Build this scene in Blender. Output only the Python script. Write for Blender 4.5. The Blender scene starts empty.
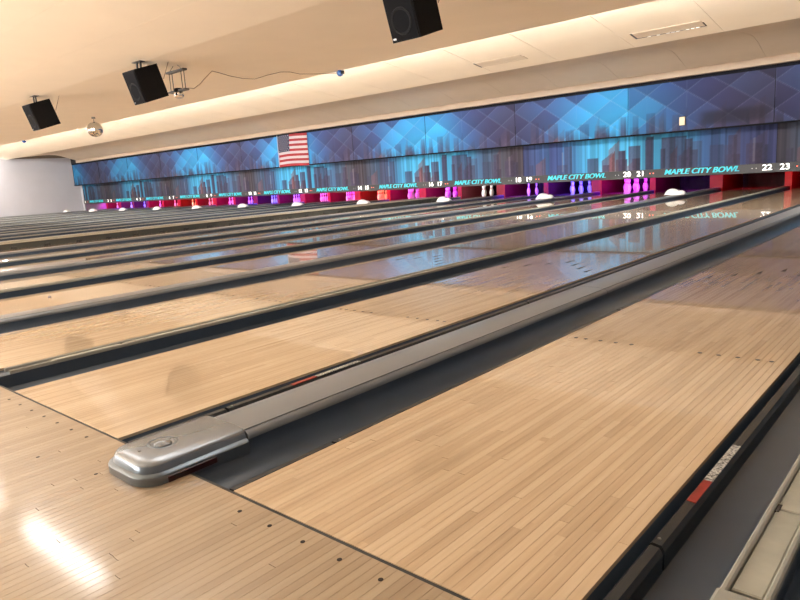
import bpy, bmesh, math, random
import numpy as np
from mathutils import Matrix, Vector

random.seed(7)
rng = np.random.default_rng(11)
scene = bpy.context.scene
COL = scene.collection

# ------------------------------------------------------------------ camera
F_PX, YAW, PITCH, ROLL = 655.65, -0.7297, -0.1864, -0.0637
CAM = Vector((1.6212, -1.0102, 0.8948))
cy_, sy_, cp_, sp_ = math.cos(YAW), math.sin(YAW), math.cos(PITCH), math.sin(PITCH)
FWD = Vector((sy_ * cp_, cy_ * cp_, sp_))
R0 = Vector((cy_, -sy_, 0)); U0 = R0.cross(FWD)
RGT = R0 * math.cos(ROLL) + U0 * math.sin(ROLL)
UPV = -R0 * math.sin(ROLL) + U0 * math.cos(ROLL)
cd = bpy.data.cameras.new('camera'); cam = bpy.data.objects.new('camera', cd); COL.objects.link(cam)
cd.sensor_width = 36.0; cd.lens = F_PX / 800 * 36.0; cd.clip_start = 0.02; cd.clip_end = 200
cam.matrix_world = Matrix(((RGT.x, UPV.x, -FWD.x, CAM.x), (RGT.y, UPV.y, -FWD.y, CAM.y),
                           (RGT.z, UPV.z, -FWD.z, CAM.z), (0, 0, 0, 1)))
scene.camera = cam

def ray(u, v):
    return FWD + RGT * ((u - 400) / F_PX) + UPV * ((300 - v) / F_PX)

def at(u, v, axis, val):
    d = ray(u, v)
    return CAM + d * ((val - CAM[axis]) / d[axis])

# ------------------------------------------------------------------ world, exposure
w = bpy.data.worlds.new('world'); scene.world = w; w.use_nodes = True
w.node_tree.nodes['Background'].inputs[0].default_value = (1, .9, .8, 1)
w.node_tree.nodes['Background'].inputs[1].default_value = 0.05
vs = scene.view_settings
vs.view_transform = 'Standard'; vs.look = 'None'; vs.gamma = 1.0; vs.exposure = 0.85
vs.use_curve_mapping = False
scene.cycles.use_denoising = True
scene.cycles.max_bounces = 8
scene.cycles.sample_clamp_indirect = 4.0

LAMP = dict(fixture=10.5, cove=66.0, added_uplight=350.0, wall=40.0)
LAMP_COL = (1.0, 0.98, 0.95)

W_ONE = 'zero one two three four five six seven eight nine ten eleven twelve thirteen fourteen fifteen sixteen seventeen eighteen nineteen'.split()
def nw(n):
    return W_ONE[n] if n < 20 else 'twenty' + ('' if n == 20 else '-' + W_ONE[n - 20])

# ------------------------------------------------------------------ dimensions
LW = 1.0541; BD = LW / 39; W1 = 0.7379; W2 = 0.5441; GW = 0.235
PAIR = 2 * LW + W1 + W2
LANE_END = 19.16; HEAD = 18.29
MASK_Y = 16.66; MURAL_Y = 16.26
XL = {24: 0.0}
for n in range(23, 0, -1):
    XL[n] = XL[n + 1] - LW - (W1 if n % 2 == 1 else W2)
XL[25] = LW + W2
XL[26] = XL[25] + LW + W1
SEAM0 = XL[23] - W2 / 2            # seam between lanes 22 and 23
WALL_L = -39.6; WALL_R = 5.4
Y_BACK = -9.0; Y_FAR = 20.6

# ------------------------------------------------------------------ materials
def srgb(r, g, b):
    f = lambda c: c / 12.92 if c <= .04045 else ((c + .055) / 1.055) ** 2.4
    return tuple(f(c / 255) for c in (r, g, b))

def mat(name, col, rough=.5, metal=0.0, var=.06, scale=6.0, bump=0.0, coat=0.0, spec=.5, stretch=None):
    m = bpy.data.materials.new(name); m.use_nodes = True
    nt = m.node_tree; N = nt.nodes; L = nt.links; b = N['Principled BSDF']
    b.inputs['Roughness'].default_value = rough; b.inputs['Metallic'].default_value = metal
    b.inputs['Coat Weight'].default_value = coat; b.inputs['Specular IOR Level'].default_value = spec
    tc = N.new('ShaderNodeTexCoord'); no = N.new('ShaderNodeTexNoise'); no.inputs['Scale'].default_value = scale
    no.inputs['Detail'].default_value = 4
    if stretch:
        mp = N.new('ShaderNodeMapping'); mp.inputs['Scale'].default_value = stretch
        L.new(tc.outputs['Object'], mp.inputs[0]); L.new(mp.outputs[0], no.inputs['Vector'])
    else:
        L.new(tc.outputs['Object'], no.inputs['Vector'])
    rp = N.new('ShaderNodeValToRGB')
    c = Vector(col[:3])
    rp.color_ramp.elements[0].color = (*(c * (1 - var)), 1); rp.color_ramp.elements[0].position = .3
    rp.color_ramp.elements[1].color = (*[min(1, x) for x in c * (1 + var)], 1); rp.color_ramp.elements[1].position = .7
    L.new(no.outputs['Fac'], rp.inputs[0]); L.new(rp.outputs[0], b.inputs['Base Color'])
    if bump:
        bp = N.new('ShaderNodeBump'); bp.inputs['Strength'].default_value = bump; bp.inputs['Distance'].default_value = .01
        L.new(no.outputs['Fac'], bp.inputs['Height']); L.new(bp.outputs[0], b.inputs['Normal'])
    return m

def emit(name, col, strength):
    m = bpy.data.materials.new(name); m.use_nodes = True
    N = m.node_tree.nodes; b = N['Principled BSDF']
    b.inputs['Base Color'].default_value = (*col, 1)
    b.inputs['Emission Color'].default_value = (*col, 1); b.inputs['Emission Strength'].default_value = strength
    return m

def wood(name, dark, mid, light, rough=.2, coat=1.0, seams=True, crough=.02, spec=.12):
    """strip maple: the tone of a strip comes from its place across the lane (object space) and its own object"""
    m = bpy.data.materials.new(name); m.use_nodes = True
    nt = m.node_tree; N = nt.nodes; L = nt.links; b = N['Principled BSDF']
    def mth(op, a=None, bb=None, c=None):
        n = N.new('ShaderNodeMath'); n.operation = op
        for i, v in enumerate((a, bb, c)):
            if v is None: continue
            if isinstance(v, (int, float)): n.inputs[i].default_value = v
            else: L.new(v, n.inputs[i])
        return n.outputs[0]
    tc = N.new('ShaderNodeTexCoord'); sx = N.new('ShaderNodeSeparateXYZ'); L.new(tc.outputs['Object'], sx.inputs[0])
    oi = N.new('ShaderNodeObjectInfo')
    bx = mth('DIVIDE', sx.outputs['X'], BD); bid = mth('FLOOR', mth('ADD', bx, .001))
    wn1 = N.new('ShaderNodeTexWhiteNoise'); wn1.noise_dimensions = '2D'
    cmb = N.new('ShaderNodeCombineXYZ'); L.new(bid, cmb.inputs[0]); L.new(oi.outputs['Random'], cmb.inputs[1])
    L.new(cmb.outputs[0], wn1.inputs['Vector'])
    seg = mth('FLOOR', mth('ADD', mth('DIVIDE', sx.outputs['Y'], 1.7), mth('MULTIPLY', wn1.outputs['Value'], 7.3)))
    wn2 = N.new('ShaderNodeTexWhiteNoise'); wn2.noise_dimensions = '3D'
    cmb2 = N.new('ShaderNodeCombineXYZ'); L.new(bid, cmb2.inputs[0]); L.new(seg, cmb2.inputs[1]); L.new(oi.outputs['Random'], cmb2.inputs[2])
    L.new(cmb2.outputs[0], wn2.inputs['Vector'])
    geo = N.new('ShaderNodeNewGeometry')
    mp = N.new('ShaderNodeMapping'); mp.inputs['Scale'].default_value = (60, 2.2, 1)
    ad = N.new('ShaderNodeVectorMath'); ad.operation = 'ADD'
    L.new(geo.outputs['Position'], ad.inputs[0]); L.new(wn2.outputs['Color'], ad.inputs[1])
    L.new(ad.outputs[0], mp.inputs[0])
    gr = N.new('ShaderNodeTexNoise'); gr.inputs['Scale'].default_value = 1.0; gr.inputs['Detail'].default_value = 5
    L.new(mp.outputs[0], gr.inputs['Vector'])
    big = N.new('ShaderNodeTexNoise'); big.inputs['Scale'].default_value = .9; L.new(geo.outputs['Position'], big.inputs['Vector'])
    t = mth('ADD', mth('MULTIPLY', wn2.outputs['Value'], .34), mth('ADD', mth('MULTIPLY', gr.outputs['Fac'], .6), mth('MULTIPLY', mth('SUBTRACT', big.outputs['Fac'], .5), .5)))
    rp = N.new('ShaderNodeValToRGB'); e = rp.color_ramp.elements
    e[0].color = (*dark, 1); e[0].position = .12; e[1].color = (*light, 1); e[1].position = .92
    k = e.new(.5); k.color = (*mid, 1)
    L.new(t, rp.inputs[0])
    out = rp.outputs[0]
    if seams:
        fr = mth('FRACT', mth('ADD', bx, .001)); d = mth('MINIMUM', fr, mth('SUBTRACT', 1.0, fr))
        s = mth('LESS_THAN', d, .025)
        mx = N.new('ShaderNodeMix'); mx.data_type = 'RGBA'; mx.inputs['B'].default_value = (*[c * .45 for c in mid], 1)
        L.new(mth('MULTIPLY', s, .7), mx.inputs['Factor']); L.new(out, mx.inputs['A']); out = mx.outputs['Result']
    L.new(out, b.inputs['Base Color'])
    rn = mth('ADD', mth('MULTIPLY', big.outputs['Fac'], .08), rough - .04)
    L.new(rn, b.inputs['Roughness'])
    b.inputs['Specular IOR Level'].default_value = spec
    b.inputs['Coat Weight'].default_value = coat; b.inputs['Coat Roughness'].default_value = crough; b.inputs['Coat IOR'].default_value = 1.5
    return m

M = {}
WD, WM, WLt = srgb(180, 153, 122), srgb(206, 179, 146), srgb(222, 198, 166)
M['lane'] = wood('lane_maple', WD, WM, WLt)
M['board'] = wood('lane_maple_strip', WD, WM, WLt, seams=False)
M['approach'] = wood('approach_maple', srgb(144, 121, 96), srgb(164, 142, 115), srgb(180, 159, 132), rough=.3, coat=.7, crough=.10, spec=.3)
M['app_board'] = wood('approach_maple_strip', srgb(144, 121, 96), srgb(164, 142, 115), srgb(180, 159, 132), rough=.3, coat=.7, crough=.10, spec=.3, seams=False)
M['bed'] = mat('dark_lane_bed', (.03, .022, .016), .7)
M['black'] = mat('black_joint', (.012, .01, .009), .6)
M['mark'] = mat('dark_inlay', (.012, .007, .005), .5, spec=.15)
M['gutter'] = mat('slate_gutter_plastic', srgb(58, 70, 84), .32, var=.12, scale=3)
M['cap'] = mat('warm_grey_capping', srgb(122, 124, 126), .32, metal=.1, var=.05, scale=2, bump=.02)
M['caplip'] = mat('grey_capping_lip', srgb(128, 124, 116), .4, var=.05)
M['nose'] = mat('silver_nose_paint', srgb(136, 141, 147), .26, metal=.6, var=.04, scale=12)
M['nosedark'] = mat('silver_nose_shell', srgb(104, 112, 120), .28, metal=.6, var=.04, scale=12)
M['rail'] = mat('black_bumper_rail', (.018, .019, .02), .38, var=.2)
M['brown'] = mat('brown_gutter_wall', (.03, .021, .015), .6, var=.3)
M['divider'] = mat('light_grey_divider', srgb(150, 148, 138), .5, var=.08, scale=9, bump=.05)
M['divpanel'] = mat('pale_divider_panel', srgb(166, 164, 150), .55, var=.1, scale=14, bump=.05)
M['raised'] = mat('pale_raised_rail', srgb(176, 168, 150), .4, var=.05)
M['raisedface'] = mat('grey_green_rail_face', srgb(58, 60, 57), .6, var=.08)
M['redlabel'] = mat('red_label', srgb(140, 40, 30), .4, var=.25, scale=40)
M['lens'] = mat('dark_red_lens', (.022, .0015, .002), .3)
M['white'] = mat('white_plastic', (.82, .8, .77), .3, var=.03)
M['wallw'] = mat('white_wall_paint', srgb(190, 188, 193), .7, var=.03, scale=1.2)
M['ceil'] = mat('beige_ceiling', srgb(240, 224, 200), .75, var=.02, scale=1.3, bump=.04)
M['ceil2'] = mat('beige_ceiling_boards', srgb(238, 224, 202), .75, var=.025, scale=1.6, bump=.04)
M['ceil3'] = mat('taupe_soffit', srgb(210, 194, 172), .75, var=.03, scale=1.6, bump=.04)
M['soffshade'] = mat('shadow_brown_soffit_end', srgb(112, 98, 84), .8, var=.04)  # shadow at the left ceiling end, painted in as brown
M['crown'] = mat('pale_crown_trim', srgb(176, 158, 140), .7, var=.02, spec=.2)
M['dark'] = mat('dark_void', (.012, .012, .014), .8)
M['curtain'] = mat('black_pit_curtain', (.03, .027, .03), .9, var=.2)
M['kick'] = mat('dark_red_kickback', (.10, .006, .010), .5, var=.15)
M['kickred'] = mat('red_kickback_edge', (.30, .006, .012), .6, var=.1)
M['carpet'] = mat('dark_carpet', (.05, .045, .06), .95, var=.4, scale=30)
M['spk'] = mat('black_speaker_box', (.004, .004, .0045), .6, var=.2, scale=30, spec=.12)
M['spkgrille'] = mat('charcoal_grille', (.005, .005, .006), .8, var=.3, scale=200, spec=.08)
M['steel'] = mat('grey_steel', (.4, .4, .4), .35, metal=.9)
M['bracket'] = mat('dark_bracket', (.05, .045, .04), .5)
M['mirror'] = mat('mirror_tile', (.86, .84, .8), .09, metal=1.0, var=.1, scale=3)
M['cable'] = mat('brown_cable', (.22, .14, .085), .6)
M['blue'] = mat('blue_glass', srgb(40, 90, 170), .15, coat=1)
M['strip'] = mat('charcoal_sign_strip', srgb(40, 40, 43), .5, var=.08)
M['frame'] = mat('black_panel_frame', (.01, .01, .013), .9, spec=.1)
M['teal'] = mat('turquoise_lettering', srgb(50, 205, 225), .5, var=.04)
M['numw'] = emit('white_lit_numeral', (1, .96, .9), 1.1)
M['redled'] = emit('red_indicator', (1, .12, .06), 1.0)
M['flagr'] = mat('flag_red', srgb(140, 30, 38), .8, var=.06)
M['flagw'] = mat('flag_white', srgb(178, 171, 174), .8, var=.03)
M['flagb'] = mat('flag_blue', srgb(36, 40, 66), .8, var=.06)
M['cream'] = mat('cream_box', srgb(214, 200, 170), .5)
M['fixture'] = emit('fluorescent_diffuser', LAMP_COL, LAMP['fixture'])
M['cove'] = emit('cove_tube', LAMP_COL, LAMP['cove'])
M['upl'] = emit('added_uplight_tube', LAMP_COL, LAMP['added_uplight'])
M['sconce'] = emit('sconce_shade', (1, .97, .94), LAMP['wall'])

pinm = bpy.data.materials.new('pin_plastic'); pinm.use_nodes = True
N = pinm.node_tree.nodes; L = pinm.node_tree.links; b = N['Principled BSDF']; b.inputs['Roughness'].default_value = .2
tc = N.new('ShaderNodeTexCoord'); sx = N.new('ShaderNodeSeparateXYZ'); L.new(tc.outputs['Object'], sx.inputs[0])
rp = N.new('ShaderNodeValToRGB'); rp.color_ramp.interpolation = 'CONSTANT'
e = rp.color_ramp.elements; wc = (.85, .84, .82, 1); rc = (.6, .02, .03, 1)
e[0].color = wc; e[0].position = 0; e[1].color = wc; e[1].position = .275
for p_, c_ in ((.236, rc), (.248, wc), (.262, rc)):
    k = e.new(p_); k.color = c_
L.new(sx.outputs['Z'], rp.inputs[0]); L.new(rp.outputs[0], b.inputs['Base Color'])
M['pin'] = pinm

murm = bpy.data.materials.new('printed_skyline'); murm.use_nodes = True
N = murm.node_tree.nodes; L = murm.node_tree.links; b = N['Principled BSDF']; b.inputs['Roughness'].default_value = .75; b.inputs['Specular IOR Level'].default_value = .15
at_ = N.new('ShaderNodeVertexColor'); at_.layer_name = 'print'
L.new(at_.outputs[0], b.inputs['Base Color']); M['mural'] = murm

lab = bpy.data.materials.new('white_warning_label'); lab.use_nodes = True
N = lab.node_tree.nodes; L = lab.node_tree.links; b = N['Principled BSDF']; b.inputs['Roughness'].default_value = .4
tc = N.new('ShaderNodeTexCoord'); mp = N.new('ShaderNodeMapping'); mp.inputs['Scale'].default_value = (110, 190, 60)
no = N.new('ShaderNodeTexNoise'); no.inputs['Scale'].default_value = 1; no.inputs['Detail'].default_value = 1
rp = N.new('ShaderNodeValToRGB'); rp.color_ramp.elements[0].position = .44; rp.color_ramp.elements[0].color = (.08, .08, .08, 1)
rp.color_ramp.elements[1].position = .52; rp.color_ramp.elements[1].color = (.6, .6, .57, 1)
L.new(tc.outputs['Object'], mp.inputs[0]); L.new(mp.outputs[0], no.inputs['Vector']); L.new(no.outputs['Fac'], rp.inputs[0])
L.new(rp.outputs[0], b.inputs['Base Color']); M['label'] = lab

# ------------------------------------------------------------------ helpers
class MB:
    def __init__(s): s.v = []; s.f = []; s.m = []
    def add(s, vs, fs, mi=0):
        o = len(s.v); s.v += [tuple(v) for v in vs]; s.f += [tuple(i + o for i in f) for f in fs]; s.m += [mi] * len(fs); return s
    def box(s, x0, x1, y0, y1, z0, z1, mi=0):
        v = [(x0, y0, z0), (x1, y0, z0), (x1, y1, z0), (x0, y1, z0), (x0, y0, z1), (x1, y0, z1), (x1, y1, z1), (x0, y1, z1)]
        return s.add(v, [(3, 2, 1, 0), (4, 5, 6, 7), (0, 1, 5, 4), (1, 2, 6, 5), (2, 3, 7, 6), (3, 0, 4, 7)], mi)
    def cbox(s, x0, x1, y0, y1, z0, z1, c=.004, mi=0):
        """box with chamfered top edges"""
        v = [(x0, y0, z0), (x1, y0, z0), (x1, y1, z0), (x0, y1, z0),
             (x0, y0, z1 - c), (x1, y0, z1 - c), (x1, y1, z1 - c), (x0, y1, z1 - c),
             (x0 + c, y0 + c, z1), (x1 - c, y0 + c, z1), (x1 - c, y1 - c, z1), (x0 + c, y1 - c, z1)]
        f = [(3, 2, 1, 0), (8, 9, 10, 11)]
        for i in range(4):
            j = (i + 1) % 4
            f += [(i, j, 4 + j, 4 + i), (4 + i, 4 + j, 8 + j, 8 + i)]
        return s.add(v, f, mi)
    def extrude(s, prof, y0, y1, mi=0, closed=True):
        """(x, z) profile run along y"""
        n = len(prof)
        v = [(x, y0, z) for x, z in prof] + [(x, y1, z) for x, z in prof]
        f = [(i, (i + 1) % n, n + (i + 1) % n, n + i) for i in range(n if closed else n - 1)]
        if closed: f += [tuple(range(n - 1, -1, -1)), tuple(range(n, 2 * n))]
        return s.add(v, f, mi)
    def lathe(s, prof, seg=16, c=(0, 0, 0), mi=0):
        v = []; f = []
        for r, z in prof:
            for i in range(seg):
                a = 2 * math.pi * i / seg; v.append((c[0] + r * math.cos(a), c[1] + r * math.sin(a), c[2] + z))
        for k in range(len(prof) - 1):
            for i in range(seg):
                j = (i + 1) % seg; f.append((k * seg + i, k * seg + j, (k + 1) * seg + j, (k + 1) * seg + i))
        f.append(tuple(range(seg - 1, -1, -1))); f.append(tuple(range((len(prof) - 1) * seg, len(prof) * seg)))
        return s.add(v, f, mi)
    def tube(s, pts, r, seg=6, mi=0):
        pts = [Vector(p) for p in pts]; v = []; f = []
        for k, p in enumerate(pts):
            d = (pts[min(k + 1, len(pts) - 1)] - pts[max(k - 1, 0)]).normalized()
            a = d.cross(Vector((0, 0, 1)));
            if a.length < 1e-3: a = d.cross(Vector((1, 0, 0)))
            a.normalize(); bb = d.cross(a)
            for i in range(seg):
                t = 2 * math.pi * i / seg; v.append(p + a * r * math.cos(t) + bb * r * math.sin(t))
        for k in range(len(pts) - 1):
            for i in range(seg):
                j = (i + 1) % seg; f.append((k * seg + i, k * seg + j, (k + 1) * seg + j, (k + 1) * seg + i))
        f.append(tuple(range(seg - 1, -1, -1))); f.append(tuple(range((len(pts) - 1) * seg, len(pts) * seg)))
        return s.add(v, f, mi)
    def mesh(s, name, mats, smooth=False):
        me = bpy.data.meshes.new(name); me.from_pydata(s.v, [], s.f)
        for m in (mats if isinstance(mats, (list, tuple)) else [mats]): me.materials.append(m)
        if len(set(s.m)) > 1: me.polygons.foreach_set('material_index', s.m)
        bm = bmesh.new(); bm.from_mesh(me); bmesh.ops.recalc_face_normals(bm, faces=bm.faces); bm.to_mesh(me); bm.free()
        if smooth:
            me.polygons.foreach_set('use_smooth', [True] * len(me.polygons))
            me.set_sharp_from_angle(angle=math.radians(35))
        return me
    def build(s, name, mats, parent=None, loc=(0, 0, 0), smooth=False):
        return link(name, s.mesh(name, mats, smooth), parent, loc)

def link(name, me, parent=None, loc=(0, 0, 0)):
    o = bpy.data.objects.new(name, me); COL.objects.link(o); o.location = loc
    if parent: o.parent = parent
    return o

def tag(o, label, cat=None, group=None, kind=None):
    o['label'] = label
    if cat: o['category'] = cat
    if group: o['group'] = group
    if kind: o['kind'] = kind
    return o

def thing(name, label, cat, loc=(0, 0, 0), group=None):
    return tag(link(name, None, None, loc), label, cat, group)

def struct(o, label=None):
    o['kind'] = 'structure'
    if label: o['label'] = label
    return o

# ------------------------------------------------------------------ room shell
L1 = (5.36, 3.20); L2 = (9.80, 3.295); L2T = (9.80, 3.68); LB = (Y_BACK, 3.90); L3 = (12.87, 3.17); L3B = (16.10, 2.995); L4 = (MURAL_Y, 2.83)
o = MB().box(WALL_L - .2, WALL_L, 12.88, Y_FAR, 3.205, 4.0).build('wall_left_upper', M['soffshade']); struct(o)  # brown stands in for the shadow on this stretch of upper wall
o = MB().box(WALL_L - .2, WALL_L, Y_BACK, 12.88, 3.2, 4.0).build('wall_left_upper', M['wallw']); struct(o)
o = MB().box(WALL_L - .2, WALL_L, Y_BACK, Y_FAR, -.2, 3.2).build('wall_left', M['wallw']); struct(o, 'plain white side wall beside lane one')
o = MB().box(WALL_R, WALL_R + .2, Y_BACK, Y_FAR, -.2, 4.0).build('wall_right', M['wallw']); struct(o)
o = MB().box(WALL_L, WALL_R, Y_BACK - .2, Y_BACK, -.2, 4.0).build('wall_back', M['wallw']); struct(o)
o = MB().box(WALL_L, WALL_R, Y_FAR, Y_FAR + .2, -.3, 4.0).build('wall_far', M['dark']); struct(o)
o = MB().box(WALL_L, WALL_R, -.012, Y_FAR, -.22, -.16).build('floor_under_lanes', M['bed']); struct(o)
# ceilings
def slab(name, m, x0, x1, prof, th=.04, parent=None):
    """a ceiling sheet whose (y, z) underside follows prof"""
    v = []; n = len(prof)
    for x in (x0, x1):
        v += [(x, y, z) for y, z in prof] + [(x, y, z + th) for y, z in prof]
    f = []
    for i in range(n - 1):
        f += [(i, i + 1, 2 * n + i + 1, 2 * n + i), (n + i, 3 * n + i, 3 * n + i + 1, n + i + 1),
              (i, n + i, n + i + 1, i + 1), (2 * n + i, 2 * n + i + 1, 3 * n + i + 1, 3 * n + i)]
    f += [(0, 2 * n, 3 * n, n), (n - 1, 2 * n - 1, 4 * n - 1, 3 * n - 1)]
    return MB().add(v, f).build(name, m, parent, smooth=True)
c = slab('ceiling', M['dark'], WALL_L, WALL_R, [(LB[0], LB[1] + .04), (L1[0], L1[1] + .04)]); struct(c, 'beige boarded ceiling over the approach')
def znear(y): return L1[1] + (LB[1] - L1[1]) * (y - L1[0]) / (LB[0] - L1[0])
y = L1[0]
while y > Y_BACK + .1:
    y0 = max(Y_BACK, y - 1.22)
    slab('ceiling_board', M['ceil'], WALL_L, WALL_R, [(y0 + .003, znear(y0)), (y - .0005, znear(y))], .035, c); y = y0
c2 = slab('ceiling', M['ceil'], WALL_L, WALL_R, [L1, L2, L2T], .03); struct(c2, 'beige ceiling section sloping towards the lit cove')
cove = slab('ceiling', M['dark'], WALL_L, WALL_R, [(9.80, 3.73), (12.9, 3.45), (16.4, 3.45), (Y_FAR, 3.45)], .05); struct(cove, 'dark structure over the ceiling boards')
CS = PAIR / 2
arc = [L3, (13.5, 3.24), (14.1, 3.29), (14.67, 3.315), (15.0, 3.30), (15.3, 3.24), (15.6, 3.145), (15.85, 3.06), L3B]
px0 = WALL_R
xs = []
x = -2.24 + CS * 5
while x > WALL_L: 
    if x < WALL_R: xs.append(x)
    x -= CS
xs = [WALL_R] + xs + [WALL_L]
for a, bq in zip(xs[:-1], xs[1:]):
    slab('ceiling_board', M['ceil2'], bq + .003, a - .003, [L2T, L3], .03, cove)
    b0 = max(bq, -38.4)
    if a > -38.4:
        slab('soffit_board', M['ceil3'], b0 + .003, a - .003, arc, .03, cove)
slab('soffit_board', M['soffshade'], WALL_L + .003, -38.41, [L3, (13.0, 3.40), (MASK_Y, 3.40)], .03, cove)  # shadowed end wedge, its shade put into the colour
o = MB().box(-38.4, WALL_R, L3B[0], MURAL_Y + .05, 2.835, L3B[1]).build('trim_1', M['crown']); struct(o, 'pale crown trim running above the skyline mural')
o = MB().box(WALL_L, WALL_R, MURAL_Y + .06, MASK_Y + .1, 1.56, 1.60).build('trim_2', M['frame']); struct(o, 'dark ledge between the two rows of mural panels')
o = MB().box(WALL_L, WALL_R, MURAL_Y + .06, MURAL_Y + .12, 2.80, 3.45).build('trim_3', M['dark']); struct(o)

# ------------------------------------------------------------------ approach
fl = MB().box(WALL_L, WALL_R, -4.8, -.012, -.16, -.03).build('floor', M['bed']); struct(fl, 'polished maple approach in front of the foul line')
AX0, AX1 = -2.71, .97      # strips picked apart; plain sheets beyond
o = MB().box(0, AX0 - WALL_L, 0, 4.79, -.03, 0).build('approach_sheet', M['approach'], fl, (WALL_L, -4.802, 0)); o['kind'] = 'stuff'
nb = int((AX1 - AX0) / BD)
AX1 = AX0 + nb * BD
o = MB().box(0, WALL_R - AX1, 0, 4.79, -.03, 0).build('approach_sheet', M['approach'], fl, (AX1, -4.802, 0)); o['kind'] = 'stuff'
def strip(length):
    return MB().cbox(.0002, BD - .0002, 0, length, -.028, 0, .0006)
for i in range(nb):
    cut = -.012 - random.uniform(.1, 1.3)
    for y0, y1 in ((-4.8, cut - .0004), (cut + .0004, -.012)):
        strip(y1 - y0).build('board', M['app_board'], fl, (AX0 + i * BD, y0, 0))
o = MB().box(WALL_L, WALL_R, -.012, -.0005, -.16, -.002).build('foul_line', M['black'], fl)
# dots before the foul line
for n in range(21, 26):
    for k in range(7):
        xx = XL[n] + BD * (4.5 + 5 * k)
        MB().lathe([(.0066, 0), (.0066, .0008)], 10).build('approach_dot', M['mark'], fl, (xx, -.064, 0))
for u, v in ((38, 457), (96, 474)):
    P = at(u, v, 2, 0)
    MB().lathe([(.007, 0), (.005, .0006)], 7).build('floor_nick', M['mark'], fl, tuple(P))
o = MB().box(WALL_L, WALL_R, Y_BACK, -4.8, -.16, .0).build('floor_concourse', M['carpet']); struct(o)

# ------------------------------------------------------------------ lanes
ARROW = MB().add([(-.017, -.08, 0), (.017, -.08, 0), (0, .08, 0), (-.017, -.08, .0008), (.017, -.08, .0008), (0, .08, .0008)],
                 [(2, 1, 0), (3, 4, 5), (0, 1, 4, 3), (1, 2, 5, 4), (2, 0, 3, 5)]).mesh('arrow', M['mark'])
DOT = MB().lathe([(.0105, 0), (.0105, .0008)], 10).mesh('dot', M['mark'])
SHEET = MB().box(0, LW, 0.0, LANE_END, -.16, 0).mesh('lane_sheet', M['lane'])
for n in range(25, 0, -1):
    lt = thing('bowling_lane', 'polished maple bowling lane ending under the lit numeral %s' % nw(n) if n < 24 else
               ('wide maple lane between the silver-nosed capping and the black rail with red and white label' if n == 24 else
                'maple bowling lane behind the pale grey slotted divider'), 'bowling lane', (XL[n], 0, 0), 'bowling lanes')
    if n in (24, 23):
        MB().box(.001, LW - .001, 0, LANE_END, -.16, -.028).build('lane_bed', M['bed'], lt)
        for i in range(39):
            y = 0.0
            if n == 24: cuts = sorted([random.uniform(.3, 1.6), random.uniform(1.9, 3.2), random.uniform(3.5, 5), random.uniform(5.5, 8), random.uniform(9, 13)])
            else: cuts = sorted([random.uniform(.5, 2.2), random.uniform(2.5, 5)])
            for y1 in cuts + [LANE_END]:
                strip(y1 - y - .0006).build('board', M['board'], lt, (i * BD, y, 0)); y = y1
    else:
        link('lane_surface', SHEET, lt)
    if n >= 17:
        for k in range(7):
            link('arrow_marker', ARROW, lt, (BD * (4.5 + 5 * k), 4.677 - .158 * abs(k - 3), 0))
        for bd_ in (2.5, 4.5, 7.5, 10.5, 13.5):
            for q in (bd_, 39 - bd_):
                link('guide_dot', DOT, lt, (q * BD, 2.10, 0))

# ------------------------------------------------------------------ divisions
GUT_Y1 = 17.98
gp = [(0, -.012), (.006, -.035), (.03, -.068), (.07, -.086), (.1175, -.091), (.165, -.086), (.205, -.068), (.229, -.03), (.2345, .0), (.2355, .031)]
gprof = gp + [(x, z - .008) for x, z in reversed(gp)]
GUT = MB().extrude(gprof, .004, GUT_Y1).mesh('gutter', M['gutter'], True)
GUTM = MB().extrude([(GW - x, z) for x, z in gprof], .004, GUT_Y1).mesh('gutter_mirrored', M['gutter'], True)
RAILP = [(.020, -.088), (.058, -.088), (.060, -.03), (.052, -.016), (.030, -.014), (.022, -.022)]
def gutter(parent, x, side, detail, labels=False, raised=False):
    """a gutter whose lane lies on its left (side=1) or right (side=-1)"""
    link('gutter', GUT if side > 0 else GUTM, parent, (x, 0, 0))
    f = (lambda a: x + a) if side > 0 else (lambda a: x + GW - a)
    if detail:
        wl = MB(); a, bb = sorted((f(.001), f(.019))); wl.box(a, bb, .004, 17.5, -.086, -.062)
        wl.build('gutter_ledge', M['brown'], parent)
    if raised: return
    y = .02; segs = [.45, 2.9, 5.9, 8.9, 11.9, 16.9] if detail else [16.9]
    for k, y1 in enumerate(segs):
        pr = [(f(a), z) for a, z in RAILP]
        if side < 0: pr.reverse()
        r = MB().extrude(pr, y, y1 - .012).build('bumper_rail', M['rail'], parent, smooth=False)
        if labels and k == 1:
            a, bb = sorted((f(.029), f(.053)))
            c0, c1 = sorted((f(.038), f(.0385)))
            for (ya, yb, mm, nm) in ((.70, .845, 'redlabel', 'red_warning_label'), (.848, 1.14, 'label', 'white_warning_label')):
                tag(MB().box(a, bb, ya + labels, yb + labels, -.0165, -.0130).build(nm, M[mm], r), nm.replace('_', ' ') + ' stuck along the bumper rail')
        if detail and k < 3:
            a, bb = sorted((f(.05), f(.06)))
            MB().lathe([(.005, 0), (.004, .004)], 8).build('rail_screw', M['steel'], r, (f(.038), y1 + .025, -.016))
        y = y1

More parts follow.
